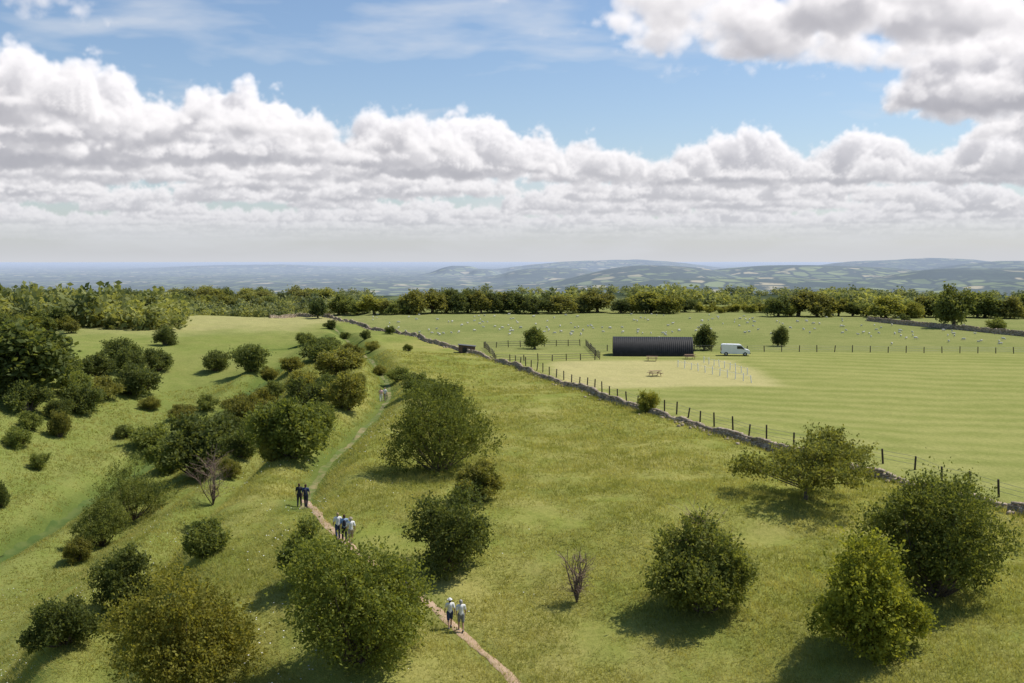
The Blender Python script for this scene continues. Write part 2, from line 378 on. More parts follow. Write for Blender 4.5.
# bare shrubs
def bare(seed,Hh,W):
    g=np.random.default_rng(seed); segs=[]; tw=[]
    for i in range(9):
        a=g.uniform(0,6.28); top=np.array([math.cos(a)*W*.5*g.random(),math.sin(a)*W*.5*g.random(),Hh*g.uniform(.5,1)])
        t=np.linspace(0,1,6)[:,None]; P=t*top+np.array([0,0,-.05])+.04*Hh*g.normal(size=(6,3))*t
        segs.append((P,np.linspace(.05,.014,6)))
        for k in range(12):
            s=P[g.integers(1,5)]; d=unit(np.array([g.normal(),g.normal(),.5+g.random()])); l=Hh*g.uniform(.12,.35)
            e=s+d*l; q=np.stack([s,(s+e)/2+g.normal(size=3)*.03,e]); tw.append((q,[.018,.012,.006]))
            for m in range(3):
                s2=s+(e-s)*g.uniform(.2,1); e2=s2+unit(d+g.normal(size=3)*.6)*l*.45; tw.append((np.stack([s2,(s2+e2)/2,e2]),[.010,.008,.005]))
    return mesh('trunk',*tubes(segs,6),[M_bark],True),mesh('twigs',*tubes(tw,3),[M_twig])
for i,(u,v,w,hp) in enumerate([(577,602,40,56),(213,505,50,62),(700,600,26,6.2)]):
    x,y,z=site(u,v); k=y/F; a,b_=bare(i+50,hp*k if i<2 else 5.4,w*k)
    e=obj('bare_shrub',None,loc=(x,y,z)); e['label']='leafless reddish brown shrub with thin bare twigs'; e['category']='shrub'
    obj('trunk',a,e);obj('twigs',b_,e)
# trees
def tr(u,v,w,hp,c_,lab,name='field_tree',group=None,kind='tree'):
    x,y,z=site(u,v); k=y/F; cm,tm,Wt=TREEV[random.randrange(8)]
    j=random.uniform(.85,1.2)
    place_tree(name,cm,tm,(x,y,z),w*k/Wt,hp*k/9,tuple(q*j for q in c_),lab,kind,group)
for u,v,w,hp,c_,lab in [(535,349,22,22,MD,'round green tree inside the fenced paddock'),(704,350,22,25,DK,'dark green tree beside the black hut'),(781,346,16,20,DK,'small dark tree in sheep pasture near the fence'),
 (954,328,34,42,MD,'tall green tree rising over the field hedge'),(318,318,17,19,(.35,.45,.4),'dark round tree at the end of the wall'),(390,334,10,8,DK,'small bush in the pasture'),
 (996,332,18,14,MD,'small green tree by the field boundary'),(905,323,10,9,DK,'small dark tree in the pasture'),(26,398,80,76,DK,'large dark broadleaf tree on valley edge'),(0,392,66,62,DK,'large dark broadleaf tree beside another tree'),(60,386,40,40,DK,'dark broadleaf tree at wood edge')]:
    tr(u,v,w,hp,c_,lab)
u=338
while u<1030:
    if u<440: v,hp,c_=314.5,random.uniform(11,24),MD
    elif u<545: v,hp,c_=313.5,random.uniform(15,25),DK  # cloud shadow on the belt put into darker crown colour, here and next stretch
    elif u<685: v,hp,c_=313,random.uniform(12,22),(.46,.54,.48)
    elif u<775: v,hp,c_=313,random.uniform(5,10),LT
    elif u<880: v,hp,c_=317,random.uniform(12,25),DK if random.random()<.4 else MD
    else: v,hp,c_=318,random.uniform(9,26),MD
    rn=random.random()
    if rn<.25: c_=OL
    elif rn<.42: c_=LT
    w=hp*random.uniform(.9,1.6)
    tr(u,v+random.uniform(-1.2,.6),w,hp,c_,'broadleaf tree in the belt behind the sheep pasture','belt_tree','trees in the belt behind the pasture')
    u+=w*random.uniform(.3,.75)
for i in range(150):
    u=random.uniform(-10,335); t=u/335
    v=random.uniform(0,1)**1.1*(1-t)*36+306
    if 185<u and v>311: v=random.uniform(303,309)
    hp=random.uniform(9,20); tr(u,v,hp*1.25,hp,random.choice([MD,LT,LT,YL,MD,OL,DK]),'broadleaf tree at the edge of the wooded hillside','woodland_tree','trees at the woodland edge')
# woodland mass
g=np.random.default_rng(5); n=4600
left=g.random(n)<.74
az=np.radians(np.where(left,g.uniform(-31,-8,n),g.uniform(-8,31,n))); r=np.where(left,g.uniform(260,1000,n),g.uniform(400,900,n))
wx,wy=r*np.sin(az),r*np.cos(az)
keep=(fb(wx/100,wy/55,61,2)>np.where(left,-.14,.08))&~(left&(r<400)&(np.degrees(az)>-18.5)); wx,wy,left=wx[keep],wy[keep],left[keep]; n=len(wx)
cmw,_,_=crown(9,8,56,3,.95,999,nl=14,low=.0,long=0); tv=np.empty(len(cmw.vertices)*3); cmw.vertices.foreach_get('co',tv); tv=tv.reshape(-1,3)
th=g.uniform(0,6.28,n); s=g.uniform(.55,1.3,n); sz=s*g.uniform(.7,1.15,n)*np.where(left,.95,.8)
cx=(tv[None,:,0]*np.cos(th)[:,None]-tv[None,:,1]*np.sin(th)[:,None])*s[:,None]+wx[:,None]
cy=(tv[None,:,0]*np.sin(th)[:,None]+tv[None,:,1]*np.cos(th)[:,None])*s[:,None]+wy[:,None]
cz=tv[None,:,2]*sz[:,None]+H(wx,wy)[:,None]-.3
V=np.stack([cx,cy,cz],-1).reshape(-1,3)
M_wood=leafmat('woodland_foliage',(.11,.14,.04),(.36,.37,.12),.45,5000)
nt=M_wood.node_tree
for q in nt.nodes:
    if q.bl_idname=='ShaderNodeTexNoise': q.inputs['Scale'].default_value=.09
w=obj('woodland',mesh('woodland',V,np.arange(len(V)).reshape(-1,4),[M_wood]),kind='stuff'); w['label']='far broadleaf woodland covering the hillside';w['category']='woodland'; w.color=(1,1,.9,1)
print('woods',len(V),time.time()-T0)
# ------------------------------------------------------------ grass
n=200000; g=np.random.default_rng(11)
az=np.radians(g.uniform(-30,30,n)); r=37*(180/37)**(g.random(n)**.85)
gx,gy=r*np.sin(az),r*np.cos(az)
ok=(gx<wallx(gy)+.9)
for k,wd in (('soil',.36),('ridge',.8),('valley',1.2)): ok&=dist_to(PR[k][::2],gx,gy)>wd
gd=fb(gx/4,gy/4,15,3); nearw=np.abs(gx-wallx(gy))<1.3
ok&=(gd>-.5*g.random(n)-.05)|nearw
gx,gy,r,gd,nearw=gx[ok],gy[ok],r[ok],gd[ok],nearw[ok]; n=len(gx); nb=4
cx=gx[:,None]+g.normal(size=(n,nb))*.2; cy=gy[:,None]+g.normal(size=(n,nb))*.2; cz=H(cx,cy)-.02
hh=g.uniform(.08,.30,(n,nb))*((1+.6*gd)*np.where(nearw,1.7,1))[:,None]; wd=.015*(r/45)[:,None]*g.uniform(.7,1.4,(n,nb)); a=g.uniform(0,6.28,(n,nb))
base=np.stack([cx,cy,cz],-1); dv=np.stack([np.cos(a)*wd,np.sin(a)*wd,0*a],-1); top=base+np.stack([g.normal(size=(n,nb))*.16-.06,g.normal(size=(n,nb))*.16,hh],-1)
V=np.stack([base-dv,base+dv,top],2).reshape(-1,3)
for q in M_grass.node_tree.nodes:
    if q.bl_idname=='ShaderNodeTexNoise': q.inputs['Scale'].default_value=.35
o=obj('grass',mesh('grass',V,np.arange(len(V)).reshape(-1,3),[M_grass]),kind='stuff'); o['label']='long rough meadow grass with straw seed heads'; o['category']='grass'
n=2600; az=np.radians(g.uniform(-30,4,n)); r=37*(110/37)**g.random(n); fx,fy=r*np.sin(az),r*np.cos(az)
ok=(fx<wallx(fy)-3)&(fb(fx/7,fy/7,91,3)>.16)&((fx<-8)|(g.random(n)<.12)); fx,fy=fx[ok],fy[ok]; n=len(fx)
C=np.c_[fx,fy,H(fx,fy)+g.uniform(.2,.4,n)]; th=np.arange(6)*math.pi/3; rad_=g.uniform(.02,.05,n)
V=(C[:,None]+np.stack([np.cos(th),np.sin(th),.3*np.sin(th*2)],-1)[None]*rad_[:,None,None]).reshape(-1,3)
M_fl=simple('white_petals',(.7,.7,.62),.1)
o=obj('wildflowers',mesh('wildflowers',V,np.arange(len(V)).reshape(-1,6),[M_fl]),kind='stuff'); o['label']='small white meadow flowers among long grass'; o['category']='flowers'
print('grass',time.time()-T0)
# ------------------------------------------------------------ walls
M_stone,nt,b=newmat('dry_stone'); pos=geo_pos(nt)
c=mixc(nt,noise(nt,pos,2.2,4,.7).step(.35,.65),(.26,.20,.145),(.50,.41,.30)); c=mixc(nt,noise(nt,pos,.5,4,.7).step(.52,.64)*.7,c,(.17,.15,.08)); nt.links.new(c.k,b.inputs['Base Color'])
BX=np.array([[-1,-1,-1],[1,-1,-1],[1,1,-1],[-1,1,-1],[-1,-1,1],[1,-1,1],[1,1,1],[-1,1,1]])*.5
BF=np.array([[0,3,2,1],[4,5,6,7],[0,1,5,4],[1,2,6,5],[2,3,7,6],[3,0,4,7]])
def boxes(C,S_,Tn,g,jit=.12,tilt=.1):
    n=len(C); Tn=unit(np.c_[Tn,np.zeros(n)]+np.c_[g.normal(size=(n,2))*tilt,g.normal(size=n)*tilt]); N_=unit(np.cross(np.array([0,0,1.0]),Tn)); U=np.cross(Tn,N_)
    q=BX[None]+g.uniform(-jit,jit,(n,8,3)); q=q*S_[:,None]
    V=C[:,None]+q[...,0:1]*Tn[:,None]+q[...,1:2]*N_[:,None]+q[...,2:3]*U[:,None]
    return V.reshape(-1,3),(np.arange(n)[:,None,None]*8+BF[None]).reshape(-1,4)
def stonewall(P,hgt,label,sl=.4,ragged=.55):
    g=np.random.default_rng(3); P=resample(P,sl); T=unit(np.gradient(P,axis=0)); hv=hgt*(1-ragged*np.clip(fb(P[:,0]/4,P[:,1]/4,8,3)+.25,0,1)*2)
    nc=5; C=[];S_=[];TT=[]
    for k in range(nc):
        o=g.uniform(-.5,.5,(len(P),1))*sl*.5; q=P+T*(o+sl*.5*(k%2)); z=H(q[:,0],q[:,1])-.08+(k+.5)*hgt/nc; m=(k+.5)*hgt/nc<hv
        C.append(np.c_[q,z][m]); S_.append(np.c_[np.full(len(P),sl*1.02)*g.uniform(.8,1.1,len(P)),(.75-.10*k)*g.uniform(.85,1.15,len(P)),np.full(len(P),hgt/nc*1.12)][m]); TT.append(T[m])
    for rep in (0,1):
        q=P+T*sl*.5*rep; z=H(q[:,0],q[:,1])+np.clip(hv,0,hgt)+.04; m=g.random(len(P))<.8
        C.append(np.c_[q,z][m]); S_.append(np.c_[sl*.42*g.uniform(.6,1.2,len(P)),.4*g.uniform(.7,1.2,len(P)),.2*g.uniform(.6,1.4,len(P))][m]);TT.append(T[m])
    k=g.integers(0,len(P),len(P)); q=P[k]+g.normal(size=(len(k),2))*.6; C.append(np.c_[q,H(q[:,0],q[:,1])+.05]); S_.append(g.uniform(.12,.36,(len(k),3))); TT.append(T[k])
    V,Fq=boxes(np.vstack(C),np.vstack(S_),np.vstack(TT),g,.13)
    o=obj('dry_stone_wall',mesh('dry_stone_wall',V,Fq,[M_stone])); o['label']=label;o['category']='wall'
stonewall(wallp,.72,'long weathered brown dry stone wall crossing the grass')
stonewall([site(*p)[:2] for p in [(868,321),(905,325),(950,329),(1000,334),(1040,338)]],1.1,'distant grey dry stone wall across the pasture',.9,.1)
stonewall([site(*p)[:2] for p in [(330,318),(300,316.5),(270,318)]],1.0,'short dry stone wall running to the woodland',.8,.2)
# ------------------------------------------------------------ fences
M_post=simple('weathered_post',(.06,.048,.036),.35,12); M_wire=simple('galvanised_wire',(.25,.25,.25),.1,3,.5,.4,.6); M_rail=simple('grey_rail',(.18,.16,.13),.3,6); M_wp=simple('white_post_paint',(.78,.77,.73),.05,5)
def cyl(r1,r2,h,sides=8,z0=0):
    th=np.arange(sides)*2*math.pi/sides; V=[]
    for z,r in ((z0,r1),(z0+h,r2),(z0+h+r2*.35,r2*.55)): V.append(np.c_[np.cos(th)*r,np.sin(th)*r,np.full(sides,z)])
    V.append([[0,0,z0+h+r2*.4]]); V=np.vstack(V); Fq=[]
    for k in range(2):
        for i in range(sides): j=(i+1)%sides; Fq.append((k*sides+i,k*sides+j,(k+1)*sides+j,(k+1)*sides+i))
    for i in range(sides): Fq.append((2*sides+i,2*sides+(i+1)%sides,3*sides))
    return V,Fq
def pmesh(name,V,Fq,mat):
    me=bpy.data.meshes.new(name); me.from_pydata([tuple(map(float,v)) for v in V],[],Fq); me.materials.append(mat); return me
postm=pmesh('post',*cyl(.085,.08,1.45,8,-.15),M_post); postw=pmesh('post',*cyl(.07,.065,1.25,8,-.15),M_wp); postf=pmesh('post',*cyl(.085,.08,1.35,6,-.15),M_post)
def fence(P,step,pm,label,heights=(.45,.8,1.1),wr=.012,mat=None,hscale=1):
    P=resample(P,step) if len(P)>2 else np.array([np.array(P[0])+(np.array(P[1])-np.array(P[0]))*t for t in np.arange(0,1.0001,step/np.hypot(P[1][0]-P[0][0],P[1][1]-P[0][1]))])
    e=obj('post_fence',None,loc=(P[0][0],P[0][1],float(H(*P[0])))); e['label']=label;e['category']='fence'; segs=[]
    Z=H(P[:,0],P[:,1]); B=np.array([P[0][0],P[0][1],float(H(*P[0]))])
    for i,(p,z) in enumerate(zip(P,Z)):
        if i>98: break
        o=obj('post',pm,e,loc=(p[0]-B[0],p[1]-B[1],z-B[2])); o.rotation_euler=(random.gauss(0,.05),random.gauss(0,.05),random.uniform(0,6)); o.scale=(1,1,hscale*random.uniform(.85,1.12))
    for h_ in heights: segs.append((np.c_[P,Z+h_*hscale]-B,np.full(len(P),wr)))
    if segs: obj('rail' if wr>.03 else 'wire',mesh('wire',*tubes(segs,4),[mat or M_wire]),e)
off=lambda P,d:[ (p[0]+d,p[1]+d*.3) for p in P]
fp=[site(*p)[:2] for p in [(1060,518),(1008,504),(957,488),(907,471),(860,461),(805,449),(758,440),(728,432),(700,425),(660,413),(620,402),(580,388),(540,374),(510,363)]]
fence(off(fp,.9),3.0,postm,'weathered wooden post and wire fence beside stone wall')
fence([site(*p)[:2] for p in [(590,351),(700,351.5),(820,352),(930,353),(1045,354)]],3.2,postf,'post and wire fence dividing mown field and pasture')
for pts,lab in [([(484,348),(586,346)],'grey timber rail fence at the back of the paddock'),([(484,348),(496,361)],'grey timber rail fence at the paddock end'),([(496,361),(600,360)],'grey timber rail fence at the front of the paddock'),([(586,346),(600,360)],'grey timber rail fence beside the hut')]:
    fence([site(*p)[:2] for p in pts],2.4,postf,lab,(.35,.75,1.1),.035,M_rail)
fence([site(*p)[:2] for p in [(678,367),(752,383)]],2.0,postw,'low white post and rope fence on the mown field',(.9,),.02,M_wp)
fence([site(*p)[:2] for p in [(704,363),(752,376)]],2.0,postw,'second low white post and rope fence on grass',(.9,),.02,M_wp)
print('fences',time.time()-T0)
# ------------------------------------------------------------ bmesh bits
import bmesh
def bx(name,size,loc,mat,parent,bev=.02,rot=(0,0,0)):
    bm=bmesh.new(); bmesh.ops.create_cube(bm,size=1); bmesh.ops.scale(bm,vec=size,verts=bm.verts)
    if bev: bmesh.ops.bevel(bm,geom=bm.edges[:],offset=bev,segments=2,affect='EDGES')
    me=bpy.data.meshes.new(name); bm.to_mesh(me); bm.free(); me.materials.append(mat)
    o=obj(name,me,parent,loc); o.rotation_euler=rot; return o
def extr(name,prof,y0,y1,mat,parent,bev=.05,loc=(0,0,0)):
    bm=bmesh.new(); a=[bm.verts.new((x,y0,z)) for x,z in prof]; f=bm.faces.new(a)
    r_=bmesh.ops.extrude_face_region(bm,geom=[f]); bmesh.ops.translate(bm,vec=(0,y1-y0,0),verts=[v for v in r_['geom'] if isinstance(v,bmesh.types.BMVert)])
    bmesh.ops.recalc_face_normals(bm,faces=bm.faces)
    if bev: bmesh.ops.bevel(bm,geom=bm.edges[:],offset=bev,segments=2,affect='EDGES')
    me=bpy.data.meshes.new(name); bm.to_mesh(me); bm.free(); me.materials.append(mat); return obj(name,me,parent,loc)
# ---- Nissen hut
M_hut=simple('black_corrugated_steel',(.018,.018,.018),.3,1.5,.6,.25); M_hutend=simple('dark_hut_end',(.04,.04,.036),.2); M_glass=simple('dark_glass',(.02,.025,.03),.1,3,.1,.5); M_frame=simple('pale_frame',(.5,.5,.46),.1)
x,y,z=site(654,356); Lh=80*y/F*1.0; Rh=19.5*y/F*.95
hut=obj('nissen_hut',None,loc=(x,y+Rh*.7,z)); hut.rotation_euler=(0,0,math.radians(-5)); hut['label']='black corrugated half-round steel hut in the field';hut['category']='hut'
nx=300; th=np.linspace(0,math.pi,40); xs=np.linspace(-Lh/2,Lh/2,nx); rr2=1+.005*np.sin(xs*2*math.pi/.35)
V=np.stack([np.repeat(xs[:,None],40,1),Rh*rr2[:,None]*np.cos(th)[None]*1.0,Rh*rr2[:,None]*np.sin(th)[None]-.02],-1); I=np.arange(nx*40).reshape(nx,40)
obj('roof',mesh('roof',V.reshape(-1,3),np.stack([I[:-1,:-1],I[:-1,1:],I[1:,1:],I[1:,:-1]],-1).reshape(-1,4),[M_hut]),hut)
for s_ in (-1,1):
    me=bpy.data.meshes.new('end_wall'); pts=[(s_*(Lh/2-.12),Rh*.97*math.cos(t),Rh*.97*math.sin(t)) for t in np.linspace(0,math.pi,24)]; me.from_pydata(pts,[],[list(range(24))]); me.materials.append(M_hutend); obj('end_wall',me,hut)
    d=bx('door',(.06,1.1,2.0),(s_*(Lh/2-.08),0,1.0),M_frame,hut,.01); bx('handle',(.08,.05,.12),(s_*.05,.4,0),M_hutend,d,.005)
    for yy in (-1.4,1.4): bx('window',(.06,.7,.7),(s_*(Lh/2-.08),yy,1.35),M_glass,hut,.01)
M_wood_=simple('brown_shed_boards',(.14,.09,.06),.3,5); M_rf=simple('shed_roof_felt',(.12,.12,.12),.2)
x,y,z=site(467,353); sh=obj('field_shelter',None,loc=(x,y,z)); sh['label']='small brown timber shelter by the paddock fence';sh['category']='shed'
extr('wall',[(-1.5,-.1),(1.5,-.1),(1.5,1.2),(-1.5,1.5)],-.9,.9,M_wood_,sh,.02); bx('roof',(3.3,2.1,.08),(0,0,1.44),M_rf,sh,.01,(0,math.atan(.1),0)); bx('door',(.8,.05,1.1),(-.4,-.93,.55),M_hutend,sh,.01)
# ---- van
M_van=simple('white_van_paint',(.78,.78,.77),.03,1,.35,.5); M_tyre=simple('tyre_rubber',(.02,.02,.02),.1); M_rim=simple('grey_rim',(.4,.4,.42),.1,3,.4,.5,.5); M_lamp=simple('lamp_glass',(.8,.8,.75),.05,3,.1,.5); M_red=simple('tail_lamp_red',(.4,.02,.02),.1); M_blk=simple('black_plastic',(.03,.03,.03),.1)
x,y,z=site(735,355.5); van=obj('white_van',None,loc=(x,y,z)); van.rotation_euler=(0,0,math.radians(-8)); van['label']='white panel van parked on grass beside the hut'; van['category']='van'
prof=[(-2.45,.35),(2.5,.35),(2.52,.8),(2.35,1.02),(1.7,1.2),(1.05,1.88),(.8,2.0),(-2.2,2.05),(-2.42,1.9)]
extr('body',prof,-.95,.95,M_van,van,.07)
me=bpy.data.meshes.new('windscreen'); me.from_pydata([(1.68,-.78,1.25),(1.68,.78,1.25),(1.12,.7,1.84),(1.12,-.7,1.84)],[],[(0,1,2,3)]); me.materials.append(M_glass); obj('windscreen',me,van).location=(.03,0,.03)
for s_ in (-1,1):
    extr('side_window',[(.25,1.25),(1.5,1.25),(1.02,1.75),(.25,1.75)],s_*.945,s_*.97,M_glass,van,0)
    bx('headlight',(.08,.34,.2),(2.44,s_*.68,.85),M_lamp,van,.03); bx('tail_light',(.06,.14,.5),(-2.44,s_*.84,1.2),M_red,van,.02); bx('door_mirror',(.12,.2,.24),(1.35,s_*1.05,1.3),M_blk,van,.03)
    bx('door',(1.15,.02,.8),(.75,s_*.953,.78),M_van,van,.005)
    for wx_ in (-1.6,1.65):
        w_=bpy.data.meshes.new('tyre'); bm=bmesh.new(); bmesh.ops.create_cone(bm,cap_ends=True,segments=24,radius1=.34,radius2=.34,depth=.22,matrix=Matrix.Rotation(math.pi/2,4,'X')); bmesh.ops.bevel(bm,geom=bm.edges[:],offset=.03,segments=2,affect='EDGES'); bm.to_mesh(w_);bm.free(); w_.materials.append(M_tyre)
        wh=obj('wheel',None,van,(wx_,s_*.88,.34)); obj('tyre',w_,wh)
        r_=bpy.data.meshes.new('rim'); bm=bmesh.new(); bmesh.ops.create_cone(bm,cap_ends=True,segments=20,radius1=.2,radius2=.17,depth=.24,matrix=Matrix.Rotation(math.pi/2,4,'X')); bm.to_mesh(r_);bm.free(); r_.materials.append(M_rim); obj('rim',r_,wh)
bx('bumper',(.14,1.86,.24),(2.5,0,.46),M_blk,van,.04); bx('bumper',(.12,1.86,.2),(-2.46,0,.46),M_blk,van,.04)
# ---- picnic tables
M_tab=simple('picnic_timber',(.26,.17,.11),.25,7)
def table(u,v,rot,lab):
    x,y,z=site(u,v); t=obj('picnic_table',None,loc=(x,y,z+.02)); t.rotation_euler=(0,0,rot); t['label']=lab;t['category']='table';t['group']='picnic tables on the mown field'
    bx('table_top' ,(1.9,.76,.045),(0,0,.74),M_tab,t,.008)
    for s_ in (-1,1): bx('seat',(1.9,.28,.045),(0,s_*.68,.44),M_tab,t,.008)
    for e_ in (-.65,.65):
        for s_ in (-1,1): bx('leg',(.05,.09,.86),(e_,s_*.42,.37),M_tab,t,.008,(s_*math.radians(32),0,0))
        bx('support_beam',(.045,1.6,.09),(e_+.05,0,.38),M_tab,t,.008)
table(655,376,.3,'brown timber picnic table with benches on pale grass'); table(690,359,.1,'brown timber picnic table near the hut'); table(652,361,-.2,'brown timber picnic table near the hut')
# ------------------------------------------------------------ remeshed figures
def caps(bm,p,q,r1,r2,n=10):
    p=Vector(p);q=Vector(q);d=q-p;L_=max(d.length,1e-4)
    if d.length>1e-4:
        M=Matrix.Translation((p+q)/2)@d.to_track_quat('Z','Y').to_matrix().to_4x4()
        bmesh.ops.create_cone(bm,cap_ends=True,segments=n,radius1=r1,radius2=r2,depth=L_,matrix=M)
    for c,r in ((p,r1),(q,r2)): bmesh.ops.create_icosphere(bm,subdivisions=2,radius=r,matrix=Matrix.Translation(c))
def ell(bm,c,s,rot=None):
    M=Matrix.Translation(c)@(rot or Matrix())@Matrix.Diagonal((*s,1)); bmesh.ops.create_icosphere(bm,subdivisions=3,radius=1,matrix=M)
def remesh(bm,name,vox,mat,smooth_it=2):
    me=bpy.data.meshes.new(name+'_src'); bm.to_mesh(me); bm.free(); o=bpy.data.objects.new('tmp',me); col.objects.link(o)
    m=o.modifiers.new('r','REMESH'); m.mode='VOXEL'; m.voxel_size=vox; m.use_smooth_shade=True
    s=o.modifiers.new('s','SMOOTH'); s.iterations=smooth_it; s.factor=.5
    dg=bpy.context.evaluated_depsgraph_get(); out=bpy.data.meshes.new_from_object(o.evaluated_get(dg)); out.name=name
    bpy.data.objects.remove(o); bpy.data.meshes.remove(me); out.materials.clear(); out.materials.append(mat); return out
M_skin=simple('skin',(.45,.27,.19),.1); M_fleece=simple('fleece',(.56,.54,.46),.12,3)
def cloth(n_,c): return simple(n_,c,.12,8)
C_white=cloth('white_cotton',(.74,.73,.70));C_dark=cloth('dark_cloth',(.03,.03,.04));C_navy=cloth('navy_cloth',(.04,.06,.13));C_grey=cloth('grey_cloth',(.2,.2,.2));C_pink=cloth('pink_cloth',(.66,.42,.40));C_beige=cloth('beige_cloth',(.36,.30,.22));C_blue=cloth('light_blue_cloth',(.25,.35,.5))
Hb=simple('brown_hair',(.07,.04,.025),.3,20);Hg=simple('grey_hair',(.4,.38,.36),.2,20);Hbl=simple('blond_hair',(.35,.25,.13),.2,20)
def person(u,v,face,st,top,bot,hair,label,shorts=False,hat=None,pack=None,scale=1.0,bend=0):
    J={}
    for s_ in (-1,1):
        k=st*s_
        J[s_]=dict(hip=(s_*.09,0,.90),knee=(s_*.10,.13*k+.03,.49),ank=(s_*.10,.26*k-.03*(k<0)-.0,.085+(.05 if k<0 else 0)),toe=(s_*.115,.26*k+.17,.04+(.0 if k>=0 else -.005)),
          shd=(s_*.18,0,1.39),elb=(s_*.245,-.11*k,1.12),wri=(s_*.25,-.20*k+.08,.90))
    bm=bmesh.new()
    caps(bm,(0,0,.93),(0,.0,1.10),.125,.115);caps(bm,(0,0,1.10),(0,0,1.33),.115,.135);caps(bm,(-.1,0,1.37),(.1,0,1.37),.085,.085);caps(bm,(0,0,1.38),(0,.01,1.50),.06,.052)
    ell(bm,(0,.015,1.595),(.075,.092,.112));ell(bm,(0,.05,1.535),(.048,.05,.04));ell(bm,(0,.108,1.59),(.012,.02,.025))
    for s_ in(-1,1):
        ell(bm,(s_*.078,.005,1.59),(.012,.02,.03)); ell(bm,(s_*.03,.093,1.615),(.014,.012,.010)); j=J[s_]
        caps(bm,j['hip'],j['knee'],.085,.058);caps(bm,j['knee'],j['ank'],.056,.038);caps(bm,j['ank'],j['toe'],.038,.03)
        caps(bm,j['shd'],j['elb'],.052,.04);caps(bm,j['elb'],j['wri'],.039,.027)
        w_=Vector(j['wri']); d=(w_-Vector(j['elb'])).normalized(); ell(bm,w_+d*.055,(.02,.04,.05))
        for f_ in range(4):
            fl=[.065,.078,.073,.055][f_]; b0=w_+d*.085+Vector((0,(1.5-f_)*.021,0)); b1=b0+d*fl*.55; b2=b1+(d+Vector((-s_*.6,0,-.2))).normalized()*fl*.5
            caps(bm,b0,b1,.0095,.009,6);caps(bm,b1,b2,.009,.0075,6)
        t0=w_+d*.04+Vector((0,.035,0)); caps(bm,t0,t0+Vector((-s_*.01,.03,-.045)),.011,.009,6)
    caps(bm,(0,.1,1.552),(0,.102,1.552),.013,.012,6)
    body=remesh(bm,'person',.0105,M_skin,1)
    x,y,z=site(u,v); o=obj('person',body,loc=(x,y,z+.03)); o.rotation_euler=(0,0,face); o.scale=(scale,)*3; o['label']=label;o['category']='person'
    bm=bmesh.new(); caps(bm,(0,0,.96),(0,0,1.12),.145,.135);caps(bm,(0,0,1.12),(0,0,1.33),.135,.152);caps(bm,(-.115,0,1.375),(.115,0,1.375),.1,.1)
    for s_ in(-1,1):
        j=J[s_];m_=Vector(j['shd']).lerp(Vector(j['elb']),.75); caps(bm,j['shd'],m_,.07,.062)
    obj('shirt',remesh(bm,'shirt',.017,top),o)
    bm=bmesh.new(); caps(bm,(-.05,0,.93),(.05,0,.93),.135,.135)
    for s_ in(-1,1):
        j=J[s_]; hp_=Vector(j['hip']);kn=Vector(j['knee'])
        if shorts: caps(bm,hp_,hp_.lerp(kn,.85),.11,.085)
        else: caps(bm,hp_,kn,.105,.075);caps(bm,kn,Vector(j['ank'])+Vector((0,0,.02)),.073,.058)
    obj('shorts' if shorts else 'trousers',remesh(bm,'trousers',.017,bot),o)
    bm=bmesh.new(); ell(bm,(0,-.012,1.632),(.087,.1,.092)); ell(bm,(0,-.05,1.57),(.078,.06,.09)); obj('hair',remesh(bm,'hair',.014,hair),o)
    for s_ in(-1,1):
        j=J[s_]; bm=bmesh.new(); caps(bm,Vector(j['ank'])+Vector((0,-.02,-.03)),Vector(j['toe'])+Vector((0,.01,.0)),.05,.042); obj('shoe',remesh(bm,'shoe',.012,C_dark if not shorts else C_grey),o)
    if hat:
        bm=bmesh.new(); ell(bm,(0,.0,1.665),(.098,.11,.07)); ell(bm,(0,.02,1.64),(.15,.17,.014)); obj('hat',remesh(bm,'hat',.013,hat),o)
    if pack:
        bm=bmesh.new(); caps(bm,(0,-.2,1.12),(0,-.2,1.32),.12,.1); obj('rucksack',remesh(bm,'rucksack',.02,pack),o)
person(450,629,.25,.8,C_white,C_navy,Hb,'walker in white top and navy shorts on soil path',True,hat=C_white,scale=.93)
person(461,632,.15,-.6,C_white,C_grey,Hg,'walker in white shirt and grey shorts on soil path',True,scale=.97)
person(299.5,507,.1,.6,C_dark,C_dark,Hb,'walker in dark clothes on the ridge path')
person(306,508,-.1,-.5,C_navy,C_dark,Hb,'walker in navy jacket and dark trousers with rucksack',pack=C_dark)
person(338,540,.3,.5,C_white,C_navy,Hbl,'walker in white top behind a bush')
person(344.5,542,.2,-.6,C_blue,C_dark,Hb,'walker in blue top beside companions',pack=C_dark)
person(351,545,.4,.5,C_white,C_beige,Hg,'walker in white top and beige shorts',True,hat=C_beige)
person(381,402,3.2,.7,C_pink,C_white,Hb,'walker in pink top on the ridge track')
person(385,401,3.0,-.5,C_white,C_beige,Hbl,'walker in white top on the ridge track')
print('people',time.time()-T0)
